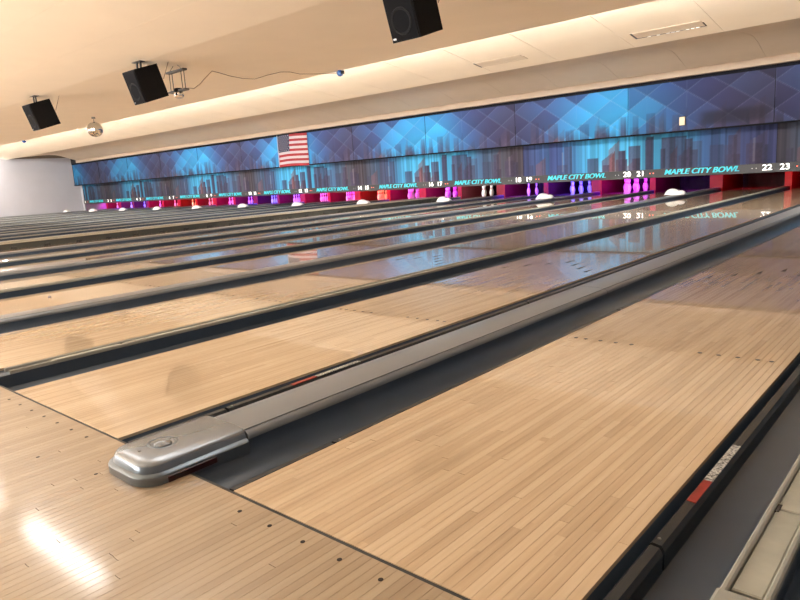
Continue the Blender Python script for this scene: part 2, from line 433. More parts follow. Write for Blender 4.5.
def cap_division(x, n):
    """ball-return division between lane n (left) and n+1; x = right edge of lane n"""
    d = thing('ball_return_division', 'grey capped division between lanes %s and %s%s' % (nw(n), nw(n + 1), ' with a silver nose cover' if n == 23 else ''), 'lane division', (x, 0, 0), 'capped lane divisions')
    det = n >= 19
    gutter(d, 0, 1, det, labels=.1 if n == 23 else False); gutter(d, W1 - GW, -1, det)
    cw = W1 - 2 * GW; cx = W1 / 2; h = cw / 2
    MB().box(cx - h + .018, cx + h - .012, .004, 17.98, -.16, .03).build('division_core', M['brown'], d)
    capp = [(-h + .012, .030), (-h + .012, .044), (-h + .018, .050), (-h * .5, .061), (0, .067), (h * .5, .066), (h - .02, .061), (h - .02, .056), (h - .014, .056), (h - .012, .058), (h, .050), (h + .004, .040), (h + .004, .030), (h - .01, .026), (-h + .02, .028)]
    ys = [.225, 3.165, 6.1, 9.05, 12.0, 14.95, 17.98] if det else [.225, 17.98]
    for y0, y1 in zip(ys[:-1], ys[1:]):
        MB().extrude([(cx + a, z) for a, z in capp], y0 + .0015, y1 - .0015).build('capping', M['cap'], d, smooth=True)
    if n >= 21: nose(d, cx)
    return d

def nose(d, cx):
    hw = .146; yf = -.168; yb = .222
    def ring(off, z, zb=None, rad=.085):
        hx = hw - off; f0 = yf + off; r = max(.02, rad - off * .6); pts = []
        pts.append((cx - hx, yb, z if zb is None else zb))
        for a in range(0, 91, 15):
            t = math.radians(a); pts.append((cx - hx + r - r * math.cos(t), f0 + r * .9 - r * .9 * math.sin(t), z))
        for a in range(90, -1, -15):
            t = math.radians(a); pts.append((cx + hx - r + r * math.cos(t), f0 + r * .9 - r * .9 * math.sin(t), z))
        pts.append((cx + hx, yb, z if zb is None else zb))
        return pts
    def loft(rings, cap_):
        n = len(rings[0]); v = [p for r in rings for p in r]; f = []
        for k in range(len(rings) - 1):
            f += [(k * n + i, k * n + (i + 1) % n, (k + 1) * n + (i + 1) % n, (k + 1) * n + i) for i in range(n)]
        if cap_: f.append(tuple(range((len(rings) - 1) * n, len(rings) * n)))
        return MB().add(v, f)
    t = loft([ring(.002, .0, -.02), ring(0, .004, -.012), ring(0, .028, .024), ring(.004, .033, .03), ring(.014, .036, .036), ring(.02, .058, .052), ring(.024, .0625, .058)], False)
    s = t.build('nose_shell', M['nosedark'], d, smooth=True)
    t = loft([ring(.020, .058, .052), ring(.024, .064, .063), ring(.030, .067, .067), ring(.055, .0705, .0705), ring(.09, .0725, .0725)], True)
    tp = t.build('nose_top', M['nose'], d, smooth=True)
    # moulded recess with a domed sensor, slot, red lens
    v = []; f = []
    sg = 24
    for rr, z in ((1.0, .0725), (.9, .0738), (.78, .0722), (0.6, .0715)):
        for i in range(sg):
            a = 2 * math.pi * i / sg
            v.append((cx - .004 + .056 * rr * math.cos(a), -.012 + .05 * rr * math.sin(a), z))
    for k in range(3):
        f += [(k * sg + i, k * sg + (i + 1) % sg, (k + 1) * sg + (i + 1) % sg, (k + 1) * sg + i) for i in range(sg)]
    f.append(tuple(range(3 * sg, 4 * sg)))
    MB().add(v, f).build('sensor_recess', M['nosedark'], d, smooth=True)
    MB().lathe([(.030, .071), (.028, .078), (.02, .083), (.01, .0855), (.002, .086)], 20, (cx + .012, -.02, 0)).build('sensor_dome', M['nose'], d, smooth=True)
    MB().box(cx - .012, cx + .0, -.098, -.091, .064, .0728).build('key_slot', M['black'], d)
    tag(MB().cbox(cx + hw - .02, cx + hw + .003, -.085, .09, .001, .022, .003).build('foul_lens', M['lens'], d), 'dark red lens under the nose cover')

def thin_division(x, n):
    d = thing('slim_division', 'slim grey division between lanes %s and %s%s' % (nw(n), nw(n + 1), ' with raised bumper rails' if n == 16 else ''), 'lane division', (x, 0, 0), 'slim lane divisions')
    det = n >= 20; up = n == 16
    gutter(d, 0, 1, det, labels=.0001 if n == 24 else False, raised=up); gutter(d, W2 - GW, -1, det, raised=up)
    a0, a1 = GW - .002, W2 - GW + .014
    MB().box(a0 + .006, a1 - .006, .004, 17.98, -.16, .030).build('division_core', M['gutter'], d)
    for s0, s1 in ((a0, a0 + .014), (a1 - .014, a1)):
        MB().cbox(s0, s1, .06, 17.98, .034, .052, .004).build('divider_lip', M['divider'], d)
    ys = [.27, .672, 3.4, 6.4, 9.4, 12.4, 17.98] if det else [.27, 17.98]
    for k, (y0, y1) in enumerate(zip(ys[:-1], ys[1:])):
        MB().cbox(a0 + .016, a1 - .016, y0 + .003 + (.012 if k == 0 else 0), y1 - .003, .026, .043, .003).build('divider_panel', M['divpanel'], d)
    if n == 24: MB().cbox(a0 - .004, a1 + .004, .004, .258, .032, .058, .008).build('divider_end_cap', M['divider'], d)
    if det:
        MB().box(a0 + .015, a0 + .024, .655, .695, .03, .0445).build('latch_slot', M['black'], d)
    if up:
        for rx, fx in ((.012, 1), (W2 - .055, -1)):
            r = MB().extrude([(rx, .108), (rx + .04, .108), (rx + .045, .114), (rx + .04, .130), (rx, .130), (rx - .005, .114)], .3, 16.9).build('raised_rail', M['raised'], d)
            MB().box(rx + .012, rx + .028, .3, 16.9, .0, .108).build('rail_skirt', M['raisedface'], d)
            y = .34
            while y < 16.8:
                MB().box(rx - .008, rx + .048, y, y + .11, -.05, .045).build('rail_post', M['rail'], d, smooth=False); y += .605
    return d

for n in range(1, 25):
    xr = XL[n] + LW
    (cap_division if n % 2 == 1 else thin_division)(xr, n)
e1 = thing('end_gutter', 'lone dark gutter between lane one and the white wall', 'gutter', (XL[1] - GW, 0, 0))
link('gutter', GUTM, e1)
MB().box(-.2, 0, .004, 17.3, -.16, .05).build('gutter_curb', M['divider'], e1)

# ------------------------------------------------------------------ hoods at the end of the ball-return capping
def hood_mesh():
    nx, ny = 22, 14; v = []; f = []
    for j in range(ny + 1):
        for i in range(nx + 1):
            a = -.24 + .46 * i / nx; bq = -.19 + .38 * j / ny
            d1 = 1 - ((a + .075) / .165) ** 2 - (bq / .185) ** 2
            d2 = 1 - ((a - .115) / .115) ** 2 - (bq / .14) ** 2
            z = max(.14 * math.sqrt(max(d1, 0)), .095 * math.sqrt(max(d2, 0)))
            v.append((a, bq, z))
    for j in range(ny):
        for i in range(nx):
            q = (j * (nx + 1) + i, j * (nx + 1) + i + 1, (j + 1) * (nx + 1) + i + 1, (j + 1) * (nx + 1) + i)
            if max(v[k][2] for k in q) > 0: f.append(q)
    used = sorted({i for q in f for i in q}); mp_ = {o: k for k, o in enumerate(used)}
    me = MB().add([v[i] for i in used], [tuple(mp_[i] for i in q) for q in f])
    # skirt down to the capping, closed underneath
    return me.mesh('hood', M['white'], True)
HOOD = hood_mesh()
for n in range(21, 0, -2):
    o = link('ball_return_hood', HOOD, None, (XL[n] + LW + W1 / 2, 14.88, .0688))
    tag(o, 'white rounded hood on the capping between lanes %s and %s' % (nw(n), nw(n + 1)), 'hood', 'white hoods on the ball-return capping')

# ------------------------------------------------------------------ skyline mural
X_G = SEAM0 - PAIR
def hsh(i, j, k=0):
    i = np.asarray(i, float); s = np.sin(i * 127.1 + np.asarray(j, float) * 311.7 + k * 74.7) * 43758.5453
    return s - np.floor(s)
def buildings(seed, n, lo, hi, hmin, hmax):
    r = np.random.default_rng(seed)
    return [(r.uniform(lo, hi), r.uniform(.10, .38), r.uniform(hmin, hmax), r.uniform(0, 1), r.uniform(.35, .8)) for _ in range(n)]
BU = buildings(3, 30, -PAIR, PAIR, .08, .5)
BLn = buildings(5, 30, -PAIR, PAIR, .2, .95) + [(-.62, .16, .5, .95, .9), (-.35, .2, .62, .4, .9), (.0, .32, .72, .5, .7), (.42, .2, .95, .2, .8), (.75, .14, .6, .3, .7), (1.2, .3, .9, .1, .6)]
def lin(c):
    c = np.clip(c, 0, 1); return np.where(c <= .04045, c / 12.92, ((c + .055) / 1.055) ** 2.4)
def paint(X, Z, upper):
    per = 2 * PAIR
    d = (X - X_G + PAIR) % per - PAIR
    rep = np.floor((X - X_G + PAIR) / per)
    near = (X > X_G)                                      # the panel over lanes 21 and 22 onwards is printed darker
    v = (Z - 1.55) / 1.28 if upper else (Z - .62) / .93
    far = np.clip((X + 44) / 20, .5, 1)                   # the print is darker towards lane 1
    C = lambda *c: np.array(c) / 255.0
    full = lambda c: np.broadcast_to(c, X.shape + (3,))
    mix = lambda a, b_, t: a * (1 - t[..., None]) + b_ * t[..., None]
    gl = np.where(d < 0, np.exp(-(d / 2.0) ** 2), np.exp(-(d / 1.5) ** 2))
    gm = np.where(d < 0, np.exp(-(d / 3.0) ** 2), np.exp(-(d / 2.4) ** 2))
    if upper:
        base = mix(full(C(68, 66, 92)), full(C(74, 80, 142)), np.clip(gm * 1.2 - .1, 0, 1))
        dw, dh = PAIR / 3.5, .64
        pz = Z - 2.50
        a = (d - PAIR) / dw + pz / dh; b_ = (d - PAIR) / dw - pz / dh
        ia, ib = np.floor(a), np.floor(b_); h = hsh(ia, ib)
        vert = np.clip(1.25 - .75 * v, .3, 1.2)
        g = np.clip(gl * 1.2 * vert * np.where(near, .55, 1.0) + (h - .42) * .45 * gm, 0, 1)
        base = mix(base, full(C(66, 164, 226)), g)
        base = base * (1 + (h[..., None] - .5) * .14)
        base = base * (1 + .22 * ((a % 1) - (b_ % 1)) / 2)[..., None]
        fa, fb = np.minimum(a % 1, 1 - a % 1), np.minimum(b_ % 1, 1 - b_ % 1)
        ln = np.clip(1 - np.minimum(fa, fb) / .028, 0, 1) * (.16 + .2 * gm)
        base = mix(base, full(C(190, 205, 235)), ln)
        vl = np.clip(1 - np.abs(((d - PAIR) / dw + .5) % 1 - .5) / .012, 0, 1) * (v > .45) * .14
        base = mix(base, full(C(170, 185, 220)), vl)
        lst = BU
    else:
        warm = hsh(rep, 2) > .35
        base = np.where(warm[..., None], full(C(74, 68, 76)), full(C(64, 70, 110)))
        base = mix(base, full(C(66, 92, 160)), np.clip(gm * 1.25 - .35, 0, 1))
        pat = hsh(np.floor(d / .42), 8)
        g = np.clip(gl * 1.5 * np.where(near, .9, 1.0) - .12 + (pat - .5) * .5, 0, 1)
        base = mix(base, full(C(80, 176, 226)), g)
        base = mix(base, full(C(205, 225, 240)), np.exp(-((d + .45) / .5) ** 2 - (v / .3) ** 2) * .8)
        st = hsh(np.floor(d / .055), 5.0); base = base * (.84 + .32 * st)[..., None]
        lst = BLn
    for (bx, bw, bh, tint, al) in lst:
        hw = bw * .5
        top = bh + .12 * (d - bx) / hw * (tint > .7)
        m = (np.abs(d - bx) < hw) & (v < top) & (v > -.1)
        col = C(58, 58, 84) * (1 - tint) + C(92, 76, 96) * tint
        if tint > .85: col = C(122, 84, 92)
        aa = al * np.clip(.3 + .7 * (1 - v / max(bh, .05)), .3, 1) if upper else al
        side = np.where(d - bx > hw * .2, .82, 1.08)
        win = 1 + .10 * (hsh(np.floor(d / .05), np.floor(Z / .06)) - .5)
        t = (m * aa)[..., None]
        base = base * (1 - t) + col * (side * win)[..., None] * t
    sp = hsh(np.floor(d / .045), 9.0 if upper else 4.0)
    t = ((sp > .975) & (v < .7) & (v > .1)) * .25 * (not upper)
    base = mix(base, full(C(196, 186, 180)), t * np.ones_like(X))
    if upper:   # a low dark block on the panel over lanes 21 and 22
        t = np.exp(-np.clip(np.abs(X - (SEAM0 - .85)) / .75, 0, 9) ** 8 - ((v - .2) / .13) ** 4) * .6
        base = mix(base, full(C(44, 42, 52)), t)
    base = base * ((.5 + .5 * far) * np.where(near, .86, 1.0))[..., None]
    return lin(base) * PRINT

PRINT = 0.78
def print_mesh(x0, x1, z0, z1, upper, th, res):
    nx, nz = max(2, int((x1 - x0) / res)), max(2, int((z1 - z0) / res))
    gx = np.linspace(x0, x1, nx + 1); gz = np.linspace(z0, z1, nz + 1)
    X, Z = np.meshgrid(gx, gz)
    col = paint(X, Z, upper).reshape(-1, 3)
    nv = (nx + 1) * (nz + 1)
    vv = np.zeros((nv + 4, 3)); vv[:nv, 0] = (X - x0).ravel(); vv[:nv, 2] = (Z - z0).ravel()
    vv[nv:] = [(0, th, 0), (x1 - x0, th, 0), (x1 - x0, th, z1 - z0), (0, th, z1 - z0)]
    i = np.arange(nx)[None, :] + (nx + 1) * np.arange(nz)[:, None]
    q = np.stack([i, i + 1, i + nx + 2, i + nx + 1], -1).reshape(-1, 4)
    faces = [tuple(int(k) for k in r) for r in q] + [(nv + 3, nv + 2, nv + 1, nv)]
    bot = list(range(nx + 1)); top = list(range(nz * (nx + 1), nv)); lef = list(range(0, nv, nx + 1)); rig = list(range(nx, nv, nx + 1))
    faces += [tuple(bot[::-1] + [nv, nv + 1]), tuple(top + [nv + 2, nv + 3]), tuple(lef + [nv + 3, nv]), tuple(rig[::-1] + [nv + 1, nv + 2])]
    me = bpy.data.meshes.new('print'); me.from_pydata(vv.tolist(), [], faces); me.materials.append(M['mural'])
    ca = me.color_attributes.new('print', 'FLOAT_COLOR', 'POINT')
    rgba = np.ones((nv + 4, 4), np.float32); rgba[:nv, :3] = col; rgba[nv:, :3] = .03
    ca.data.foreach_set('color', rgba.ravel())
    return me

def text_mesh(s, size, m, shear=0.0, off=0.0, ext=.004):
    cu = bpy.data.curves.new('lettering', 'FONT'); cu.body = s; cu.size = size; cu.align_x = 'CENTER'; cu.align_y = 'CENTER'
    cu.shear = shear; cu.offset = off; cu.extrude = ext
    t = bpy.data.objects.new('lettering', cu); COL.objects.link(t)
    bpy.context.view_layer.update()
    me = bpy.data.meshes.new_from_object(t.evaluated_get(bpy.context.evaluated_depsgraph_get()))
    bpy.data.objects.remove(t); bpy.data.curves.remove(cu)
    me.transform(Matrix.Rotation(math.pi / 2, 4, 'X')); me.materials.clear(); me.materials.append(m)
    return me
NAME = text_mesh('MAPLE CITY BOWL', .185, M['teal'], .28, .001)
xsw = [max(v.co.x for v in NAME.vertices) - min(v.co.x for v in NAME.vertices)]
sc_ = 1.78 / xsw[0]
NAME.transform(Matrix.Diagonal((sc_, 1, 1, 1)))
bm = bmesh.new()
for q in (-.007, 0, .007):          # heavier strokes
    t_ = NAME.copy(); t_.transform(Matrix.Translation((q, q * .05, 0))); bm.from_mesh(t_); bpy.data.meshes.remove(t_)
bm.to_mesh(NAME); bm.free()

for k in range(-1, 13):
    xa = max(SEAM0 - PAIR * k, XL[1] - GW - .02 if k < 11 else XL[1] - GW - .02)
    x1 = SEAM0 - PAIR * (k - 1)
    if k >= 12: break
    lo, hi = 25 - 2 * k - 2, 25 - 2 * k - 1     # the two lanes behind the panel
    res = .025 if k < 5 else .03
    who = 'lanes %s and %s' % (nw(lo), nw(hi)) if lo >= 1 else 'lane one beside the white wall'
    look = 'bright blue' if False else 'blue'
    if k < 0 and x1 > WALL_R: x1 = WALL_R - .01
    if x1 - xa < .1: continue
    up = thing('mural_panel', 'upper skyline print panel of diamonds above ' + who, 'mural panel', (xa, MURAL_Y, 1.55), 'upper mural panels')
    link('print_board', print_mesh(xa, x1, 1.55, 2.83, True, .03, res), up)
    Wd = x1 - xa
    MB().box(0, Wd, -.012, .0, 1.205, 1.28).build('top_frame', M['frame'], up)
    MB().box(0, Wd, -.012, .03, -.02, .018).build('bottom_frame', M['frame'], up)
    MB().box(Wd - .012, Wd - .002, -.008, .0, .018, 1.225).build('side_frame', M['frame'], up)
    if k == 11: MB().box(-.03, .0, -.012, .05, -.02, 1.28).build('side_frame', M['frame'], up)
    dn = thing('masking_unit', 'lower skyline masking panel in front of ' + who, 'masking unit', (xa, MASK_Y, .62), 'lower masking units')
    link('print_board', print_mesh(xa, x1, .62, 1.56, False, .03, res), dn)
    MB().box(Wd - .010, Wd - .002, -.006, .0, 0, .93).build('side_frame', M['frame'], dn)
    st = MB().cbox(0, Wd, -.03, .04, -.185, .03, .004).build('sign_strip', M['strip'], dn)
    if k <= 10 or True:
        link('lettering', NAME, dn, (min(Wd - PAIR / 2, 9), -.034, -.065)) if Wd > 3 else None
    # numerals straddle the seams: hi of this panel at its right end, lo at its left end
    for num, off in ((hi, Wd - .185), (lo, .185)):
        if 1 <= num <= 26:
            me = bpy.data.meshes.get('num%d' % num)
            if not me:
                me = text_mesh(str(num), .19, M['numw'], .0, .002); me.name = 'num%d' % num
                me.transform(Matrix.Diagonal((1.15, 1, 1, 1)))
            link('lane_numeral', me, dn, (off, -.034, -.07))
    for q in range(2):
        MB().box(.42 + q * .09, .445 + q * .09, -.034, -.03, -.085, -.06).build('indicator_light', M['redled'], dn)
        MB().box(Wd - .52 + q * .09, Wd - .5 + q * .09, -.034, -.03, -.085, -.065).build('indicator_light', M['steel'], dn)
o = MB().box(WALL_L, XL[1] - GW - .05, MASK_Y, MASK_Y + .05, -.16, 1.6).build('trim_4', M['wallw']); struct(o)

# small cream box on the mural
P = at(682, 121, 1, MURAL_Y - .05)
wb = thing('wall_sensor_box', 'small cream box fixed low on an upper mural panel', 'sensor box', (P.x, MURAL_Y - .0, P.z))
MB().cbox(-.065, .065, -.05, -.002, -.1, .1, .01).build('housing', M['cream'], wb)
MB().box(-.075, .075, -.012, .0, -.11, .11).build('back_plate', M['frame'], wb)

# ------------------------------------------------------------------ flag
fx0, fx1, fz0, fz1 = -19.83, -18.05, 1.545, 2.775
fg = thing('national_flag', 'striped flag with blue starred canton hung flat on the mural', 'flag', (fx0, MURAL_Y - .05, fz0))
FW, FH = fx1 - fx0, fz1 - fz0
def wav(x, z): return .016 * math.sin(x * 7 + z * 2) + .01 * math.sin(z * 6)
def fpatch(x0, x1, z0, z1, nx, nz, dy=0.0):
    m_ = MB(); v = []; n = (nx + 1) * (nz + 1)
    for off in (0, .004):
        for j in range(nz + 1):
            for i in range(nx + 1):
                x = x0 + (x1 - x0) * i / nx; z = z0 + (z1 - z0) * j / nz
                v.append((x, wav(x, z) + off + dy, z + .02 * math.sin(x * 2.4) ))
    f = []
    for j in range(nz):
        for i in range(nx):
            a = j * (nx + 1) + i; f += [(a, a + 1, a + nx + 2, a + nx + 1), (n + a + nx + 1, n + a + nx + 2, n + a + 1, n + a)]
    edge = [(i, 0) for i in range(nx)] + [(nx, j) for j in range(nz)] + [(nx - i, nz) for i in range(nx)] + [(0, nz - j) for j in range(nz)]
    ed = [j * (nx + 1) + i for i, j in edge]
    for a, b_ in zip(ed, ed[1:] + ed[:1]): f.append((b_, a, n + a, n + b_))
    return m_.add(v, f)
sh = FH / 13
for k in range(13):
    z1 = FH - k * sh; x0 = .4 * FW + .0 if k < 7 else 0
    fpatch(x0, FW, z1 - sh, z1, 20, 1).build('stripe', M['flagr' if k % 2 == 0 else 'flagw'], fg, smooth=True)
ct = fpatch(0, .4 * FW, FH - 7 * sh, FH, 8, 4).build('canton', M['flagb'], fg, smooth=True)
sm = MB()
for r in range(9):
    for q in range(6 if r % 2 == 0 else 5):
        sx_ = .4 * FW * ((q + .5) / 6 if r % 2 == 0 else (q + 1) / 6); sz = FH - 7 * sh * (r + .75) / 9.5
        pts = []
        for a in range(10):
            rr = .026 if a % 2 == 0 else .0105; t = math.pi / 2 + a * math.pi / 5
            x = sx_ + rr * math.cos(t); z = sz + rr * math.sin(t)
            pts.append((x, wav(x, z) - .004, z + .02 * math.sin(x * 2.4)))
        sm.add(pts, [tuple(range(10))])
o = sm.build('stars', M['flagw'], ct); o['kind'] = 'stuff'
MB().tube([(-.01, -.004, FH + .03), (-.01, -.004, 0)], .012, 6).build('header_edge', M['flagw'], fg)

# ------------------------------------------------------------------ pin ends
PIN = MB().lathe([(.0286, 0), (.0363, .019), (.0455, .047), (.0552, .086), (.0606, .114), (.0580, .149), (.0480, .184), (.0365, .219), (.0260, .248), (.0228, .262), (.0237, .281), (.0288, .308), (.0324, .343), (.0285, .365), (.017, .377), (.004, .381)], 14).mesh('pin', M['pin'], True)
RACK = [(0, 0), (-.1524, .264), (.1524, .264), (-.3048, .528), (0, .528), (.3048, .528), (-.457, .792), (-.1524, .792), (.1524, .792), (.457, .792)]
RED, MAG, VIO, BLU, WHI, ORG = (1, .01, .02), (1, .01, .8), (.4, .01, 1), (.06, .03, 1), (1, .95, .9), (1, .1, .04)
PITC = {24: RED, 23: RED, 22: RED, 21: VIO, 20: (.6, .01, 1), 19: BLU, 18: (.25, .03, 1), 17: WHI, 16: (.65, .01, 1), 15: MAG, 14: ORG, 13: MAG, 12: (1, .03, .9),
        11: (.3, .02, 1), 10: BLU, 9: (.3, .02, 1), 8: MAG, 7: (1, .05, .25), 6: ORG, 5: (1, .03, .35), 4: MAG, 3: BLU, 2: (.2, .06, 1), 1: MAG}
PITW = {24: 3, 23: 4, 22: 2.5, 21: 4, 20: 10, 19: 18, 18: 14, 16: 11, 11: 15, 10: 18, 9: 15, 3: 18, 2: 16, 17: 3.5, 14: 9}
for n in range(1, 25):
    xc = XL[n] + LW / 2
    if n <= 20:
        keep = range(10) if n != 18 else (1, 3, 4, 9)
        for q in keep:
            a, bq = RACK[q]
            tag(link('bowling_pin', PIN, None, (xc + a, HEAD + bq, 0)), 'white %s bowling pin standing at the end of lane %s' % (('head', 'second-row', 'second-row', 'third-row', 'third-row', 'third-row', 'back-row', 'back-row', 'back-row', 'back-row')[q], nw(n)), 'bowling pin', 'pins at the end of lane %s' % nw(n))
    ld = bpy.data.lights.new('pit_light', 'AREA'); ld.shape = 'RECTANGLE'; ld.size = .9; ld.size_y = .08
    ld.color = PITC[n]; ld.energy = PITW.get(n, 8) * 2.6
    lo = bpy.data.objects.new('pit_light', ld); COL.objects.link(lo); lo.location = (xc, 17.72, .70)
    lo.rotation_euler = (Vector((0, .85, -.5)).to_track_quat('-Z', 'Y')).to_euler()
    lf = thing('pit_lamp', 'slim coloured lamp tube behind the mask of lane %s' % nw(n), 'lamp', (xc, 17.69, .72), 'pit lamps')
    MB().cbox(-.46, .46, -.04, .02, .01, .05, .006).build('lamp_housing', M['frame'], lf)
    MB().tube([(-.45, .0, .0), (.45, .0, .0)], .012, 8).build('lamp_tube', M['white'], lf)
    for a in (-.4, .4): MB().box(a - .015, a + .015, -.995, -.04, .02, .045).build('lamp_arm', M['frame'], lf)
for n in range(0, 25):
    if n == 0: xk, wk = XL[1] - GW - .05, .12
    elif n % 2: xk, wk = XL[n] + LW + W1 / 2, .30
    else: xk, wk = XL[n] + LW + W2 / 2, .14
    kb = thing('kickback', 'dark red kickback wall %s' % ('between lane one and the white wall' if n == 0 else 'between the pins of lanes %s and %s' % (nw(n), nw(n + 1))), 'kickback', (xk, 18.02, 0), 'kickbacks')
    MB().box(-wk / 2, wk / 2, .0, 2.0, -.16, 1.2).build('side_wall', M['kick'], kb)
    MB().cbox(-wk / 2 - .01, wk / 2 + .01, -.02, .0, -.16, 1.2, .004).build('front_edge', M['kickred'], kb)
for n in range(1, 25):
    cu = thing('pit_curtain', 'black cushion curtain behind the pins of lane %s' % nw(n), 'curtain', (XL[n], 20.1, 0), 'pit curtains')
    sg = 12; v = []
    for i in range(sg + 1):
        xx = -.1 + (LW + .2) * i / sg; yy = .03 * math.sin(i * 1.9)
        v += [(xx, yy, -.12), (xx, yy - .06, 1.2), (xx, yy + .03, -.12), (xx, yy - .03, 1.2)]
    f = []
    for i in range(sg):
        a = 4 * i; f += [(a, a + 4, a + 5, a + 1), (a + 2, a + 3, a + 7, a + 6), (a + 1, a + 5, a + 7, a + 3), (a, a + 2, a + 6, a + 4)]
    f += [(0, 1, 3, 2), (4 * sg, 4 * sg + 2, 4 * sg + 3, 4 * sg + 1)]
    MB().add(v, f).build('curtain_sheet', M['curtain'], cu, smooth=True)
    MB().box(-.1, LW + .1, -.1, -.02, 1.17, 1.22).build('curtain_rod', M['frame'], cu)

# ------------------------------------------------------------------ things hanging from the ceiling
def zc(y):
    return L1[1] + (L2[1] - L1[1]) * (y - L1[0]) / (L2[0] - L1[0])
def speaker(u, v, y, label):
    """u, v: bottom corner shared by the front and the side"""
    P = at(u, v, 1, y)
    W_, D_, H_ = .43, .49, .58
    t = thing('loudspeaker', label, 'loudspeaker', (P.x, y, P.z), 'ceiling loudspeakers')
    tilt = math.radians(17)
    def tr(m_):
        m_.v = [(x, yy * math.cos(tilt) - z * math.sin(tilt), yy * math.sin(tilt) + z * math.cos(tilt)) for x, yy, z in m_.v]; return m_
    body = MB().add([(-W_, 0, 0), (0, 0, 0), (-.03, D_, 0), (-W_ + .03, D_, 0), (-W_, 0, H_), (0, 0, H_), (-.03, D_, H_), (-W_ + .03, D_, H_)],
                    [(3, 2, 1, 0), (4, 5, 6, 7), (0, 1, 5, 4), (1, 2, 6, 5), (2, 3, 7, 6), (3, 0, 4, 7)])
    tr(body).build('cabinet', M['spk'], t)
    tr(MB().box(-W_ + .015, -.015, -.014, -.001, .015, H_ - .015)).build('grille', M['spkgrille'], t)
    r = MB(); sg = 28; v_ = []
    for rr, yy in ((.155, -.0145), (.15, -.022), (.13, -.022), (.12, -.0145)):
        v_ += [(-W_ / 2 + rr * math.cos(2 * math.pi * i / sg), yy, .22 + rr * math.sin(2 * math.pi * i / sg)) for i in range(sg)]
    f_ = [(k * sg + i, k * sg + (i + 1) % sg, (k + 1) * sg + (i + 1) % sg, (k + 1) * sg + i) for k in range(3) for i in range(sg)]
    tr(r.add(v_, f_)).build('woofer_ring', M['spk'], t, smooth=True)
    tr(MB().box(-W_ + .03, -W_ + .075, -.018, -.014, .03, .05)).build('badge', M['steel'], t)
    top = znear(y) - P.z
    for dx in (-.28, -.16):
        MB().box(dx - .012, dx + .012, .04, .07, H_ - .05, top).build('bracket_arm', M['bracket'], t)
    MB().box(-.36, -.08, -.0, .11, top - .012, top).build('bracket_plate', M['bracket'], t)
    MB().tube([(-.03, .40, H_ * .75), (.03, .50, zc(y + .50) - P.z - .005)], .006, 5).build('safety_wire', M['cable'], t)
speaker(421, 37, 5.25, 'big black loudspeaker hanging farthest from the white side wall')
speaker(147, 102.5, 5.25, 'black loudspeaker hanging next to the wire-framed effect light')
speaker(41, 129.5, 5.25, 'black loudspeaker hanging between the mirror ball and the white wall')

# mirror ball
P = at(95, 129.5, 1, 8.6)
mbt = thing('mirror_ball', 'silver mirror ball hanging on a short rod', 'mirror ball', (P.x, 8.6, P.z))
R_ = .23; v = []; f = []
rows = 18
for j in range(rows):
    t0 = math.pi * j / rows - math.pi / 2; t1 = math.pi * (j + 1) / rows - math.pi / 2
    nseg = max(4, int(2 * math.pi * R_ * max(math.cos(t0), math.cos(t1)) / .042))
    for i in range(nseg):
        a0 = 2 * math.pi * (i + .06) / nseg; a1 = 2 * math.pi * (i + .94) / nseg
        e0 = t0 + .06 * (t1 - t0); e1_ = t1 - .06 * (t1 - t0); o0 = len(v)
        for a, e_ in ((a0, e0), (a1, e0), (a1, e1_), (a0, e1_)):
            v.append((R_ * math.cos(a) * math.cos(e_), R_ * math.sin(a) * math.cos(e_), R_ * math.sin(e_)))
        f.append((o0, o0 + 1, o0 + 2, o0 + 3))
o = MB().add(v, f).build('mirror_tiles', M['mirror'], mbt); o['kind'] = 'stuff'
MB().lathe([(.003, -.222), (.08, -.207), (.16, -.155), (.21, -.07), (.222, 0), (.21, .07), (.16, .155), (.08, .207), (.003, .222)], 24).build('core', M['steel'], mbt, smooth=True)
hz = zc(8.6) - P.z
MB().tube([(0, 0, .2), (0, 0, hz - .03)], .008, 6).build('rod', M['bracket'], mbt)
MB().lathe([(.05, hz - .05), (.055, hz - .045), (.055, hz)], 14).build('motor', M['bracket'], mbt)

# effect light on wires
y_e = 6.1
pt = at(177, 71, 1, y_e); pb = at(178.5, 91, 1, y_e)
ef = thing('effect_light', 'wire-framed effect light with a clear bulb hung on rods', 'effect light', (pb.x, y_e, pb.z))
hh = pt.z - pb.z
for z, nm in ((0, 'lower_bar'), (hh, 'upper_bar')):
    MB().cbox(-.30, .30, -.05, .05, z - .018, z + .018, .004).build(nm, M['bracket'], ef)
for sx_ in (-.26, -.16, .16, .26):
    MB().tube([(sx_, 0, 0), (sx_, 0, hh)], .008, 6).build('rod', M['bracket'], ef)
MB().lathe([(.05, -.13), (.085, -.11), (.10, -.07), (.09, -.03), (.06, -.018)], 16).build('bulb', M['mirror'], ef, smooth=True)
MB().lathe([(.07, -.03), (.09, .0), (.07, .05)], 14).build('lamp_base', M['spk'], ef, smooth=True)
zt = zc(y_e) - pb.z
for sx_ in (-.28, .22):
    MB().tube([(sx_, 0, hh), (sx_ * .3, .0, zt)], .006, 5).build('hanger_wire', M['bracket'], ef)
# slack cable on the ceiling
pts = []
for u, v_, in ((188, 88), (194, 88.5), (200, 84), (206, 77), (212, 71), (220, 73), (230, 76), (243, 78.5), (255, 79), (268, 75), (280, 70.5), (290, 72), (300, 74), (320, 74), (338, 73)):
    tt = min(1, max(0, (u - 188) / 60))
    pts.append(at(u, v_, 1, y_e + (9.7 - y_e) * ((u - 188) / 150) ** .8))
for p_ in pts: p_.z = min(p_.z, zc(p_.y) - .012)
cb = MB().tube(pts, .007, 6).build('power_cable', M['cable'], smooth=True)
tag(cb, 'brown power cable sagging from the effect light to a blue ceiling spot', 'cable')
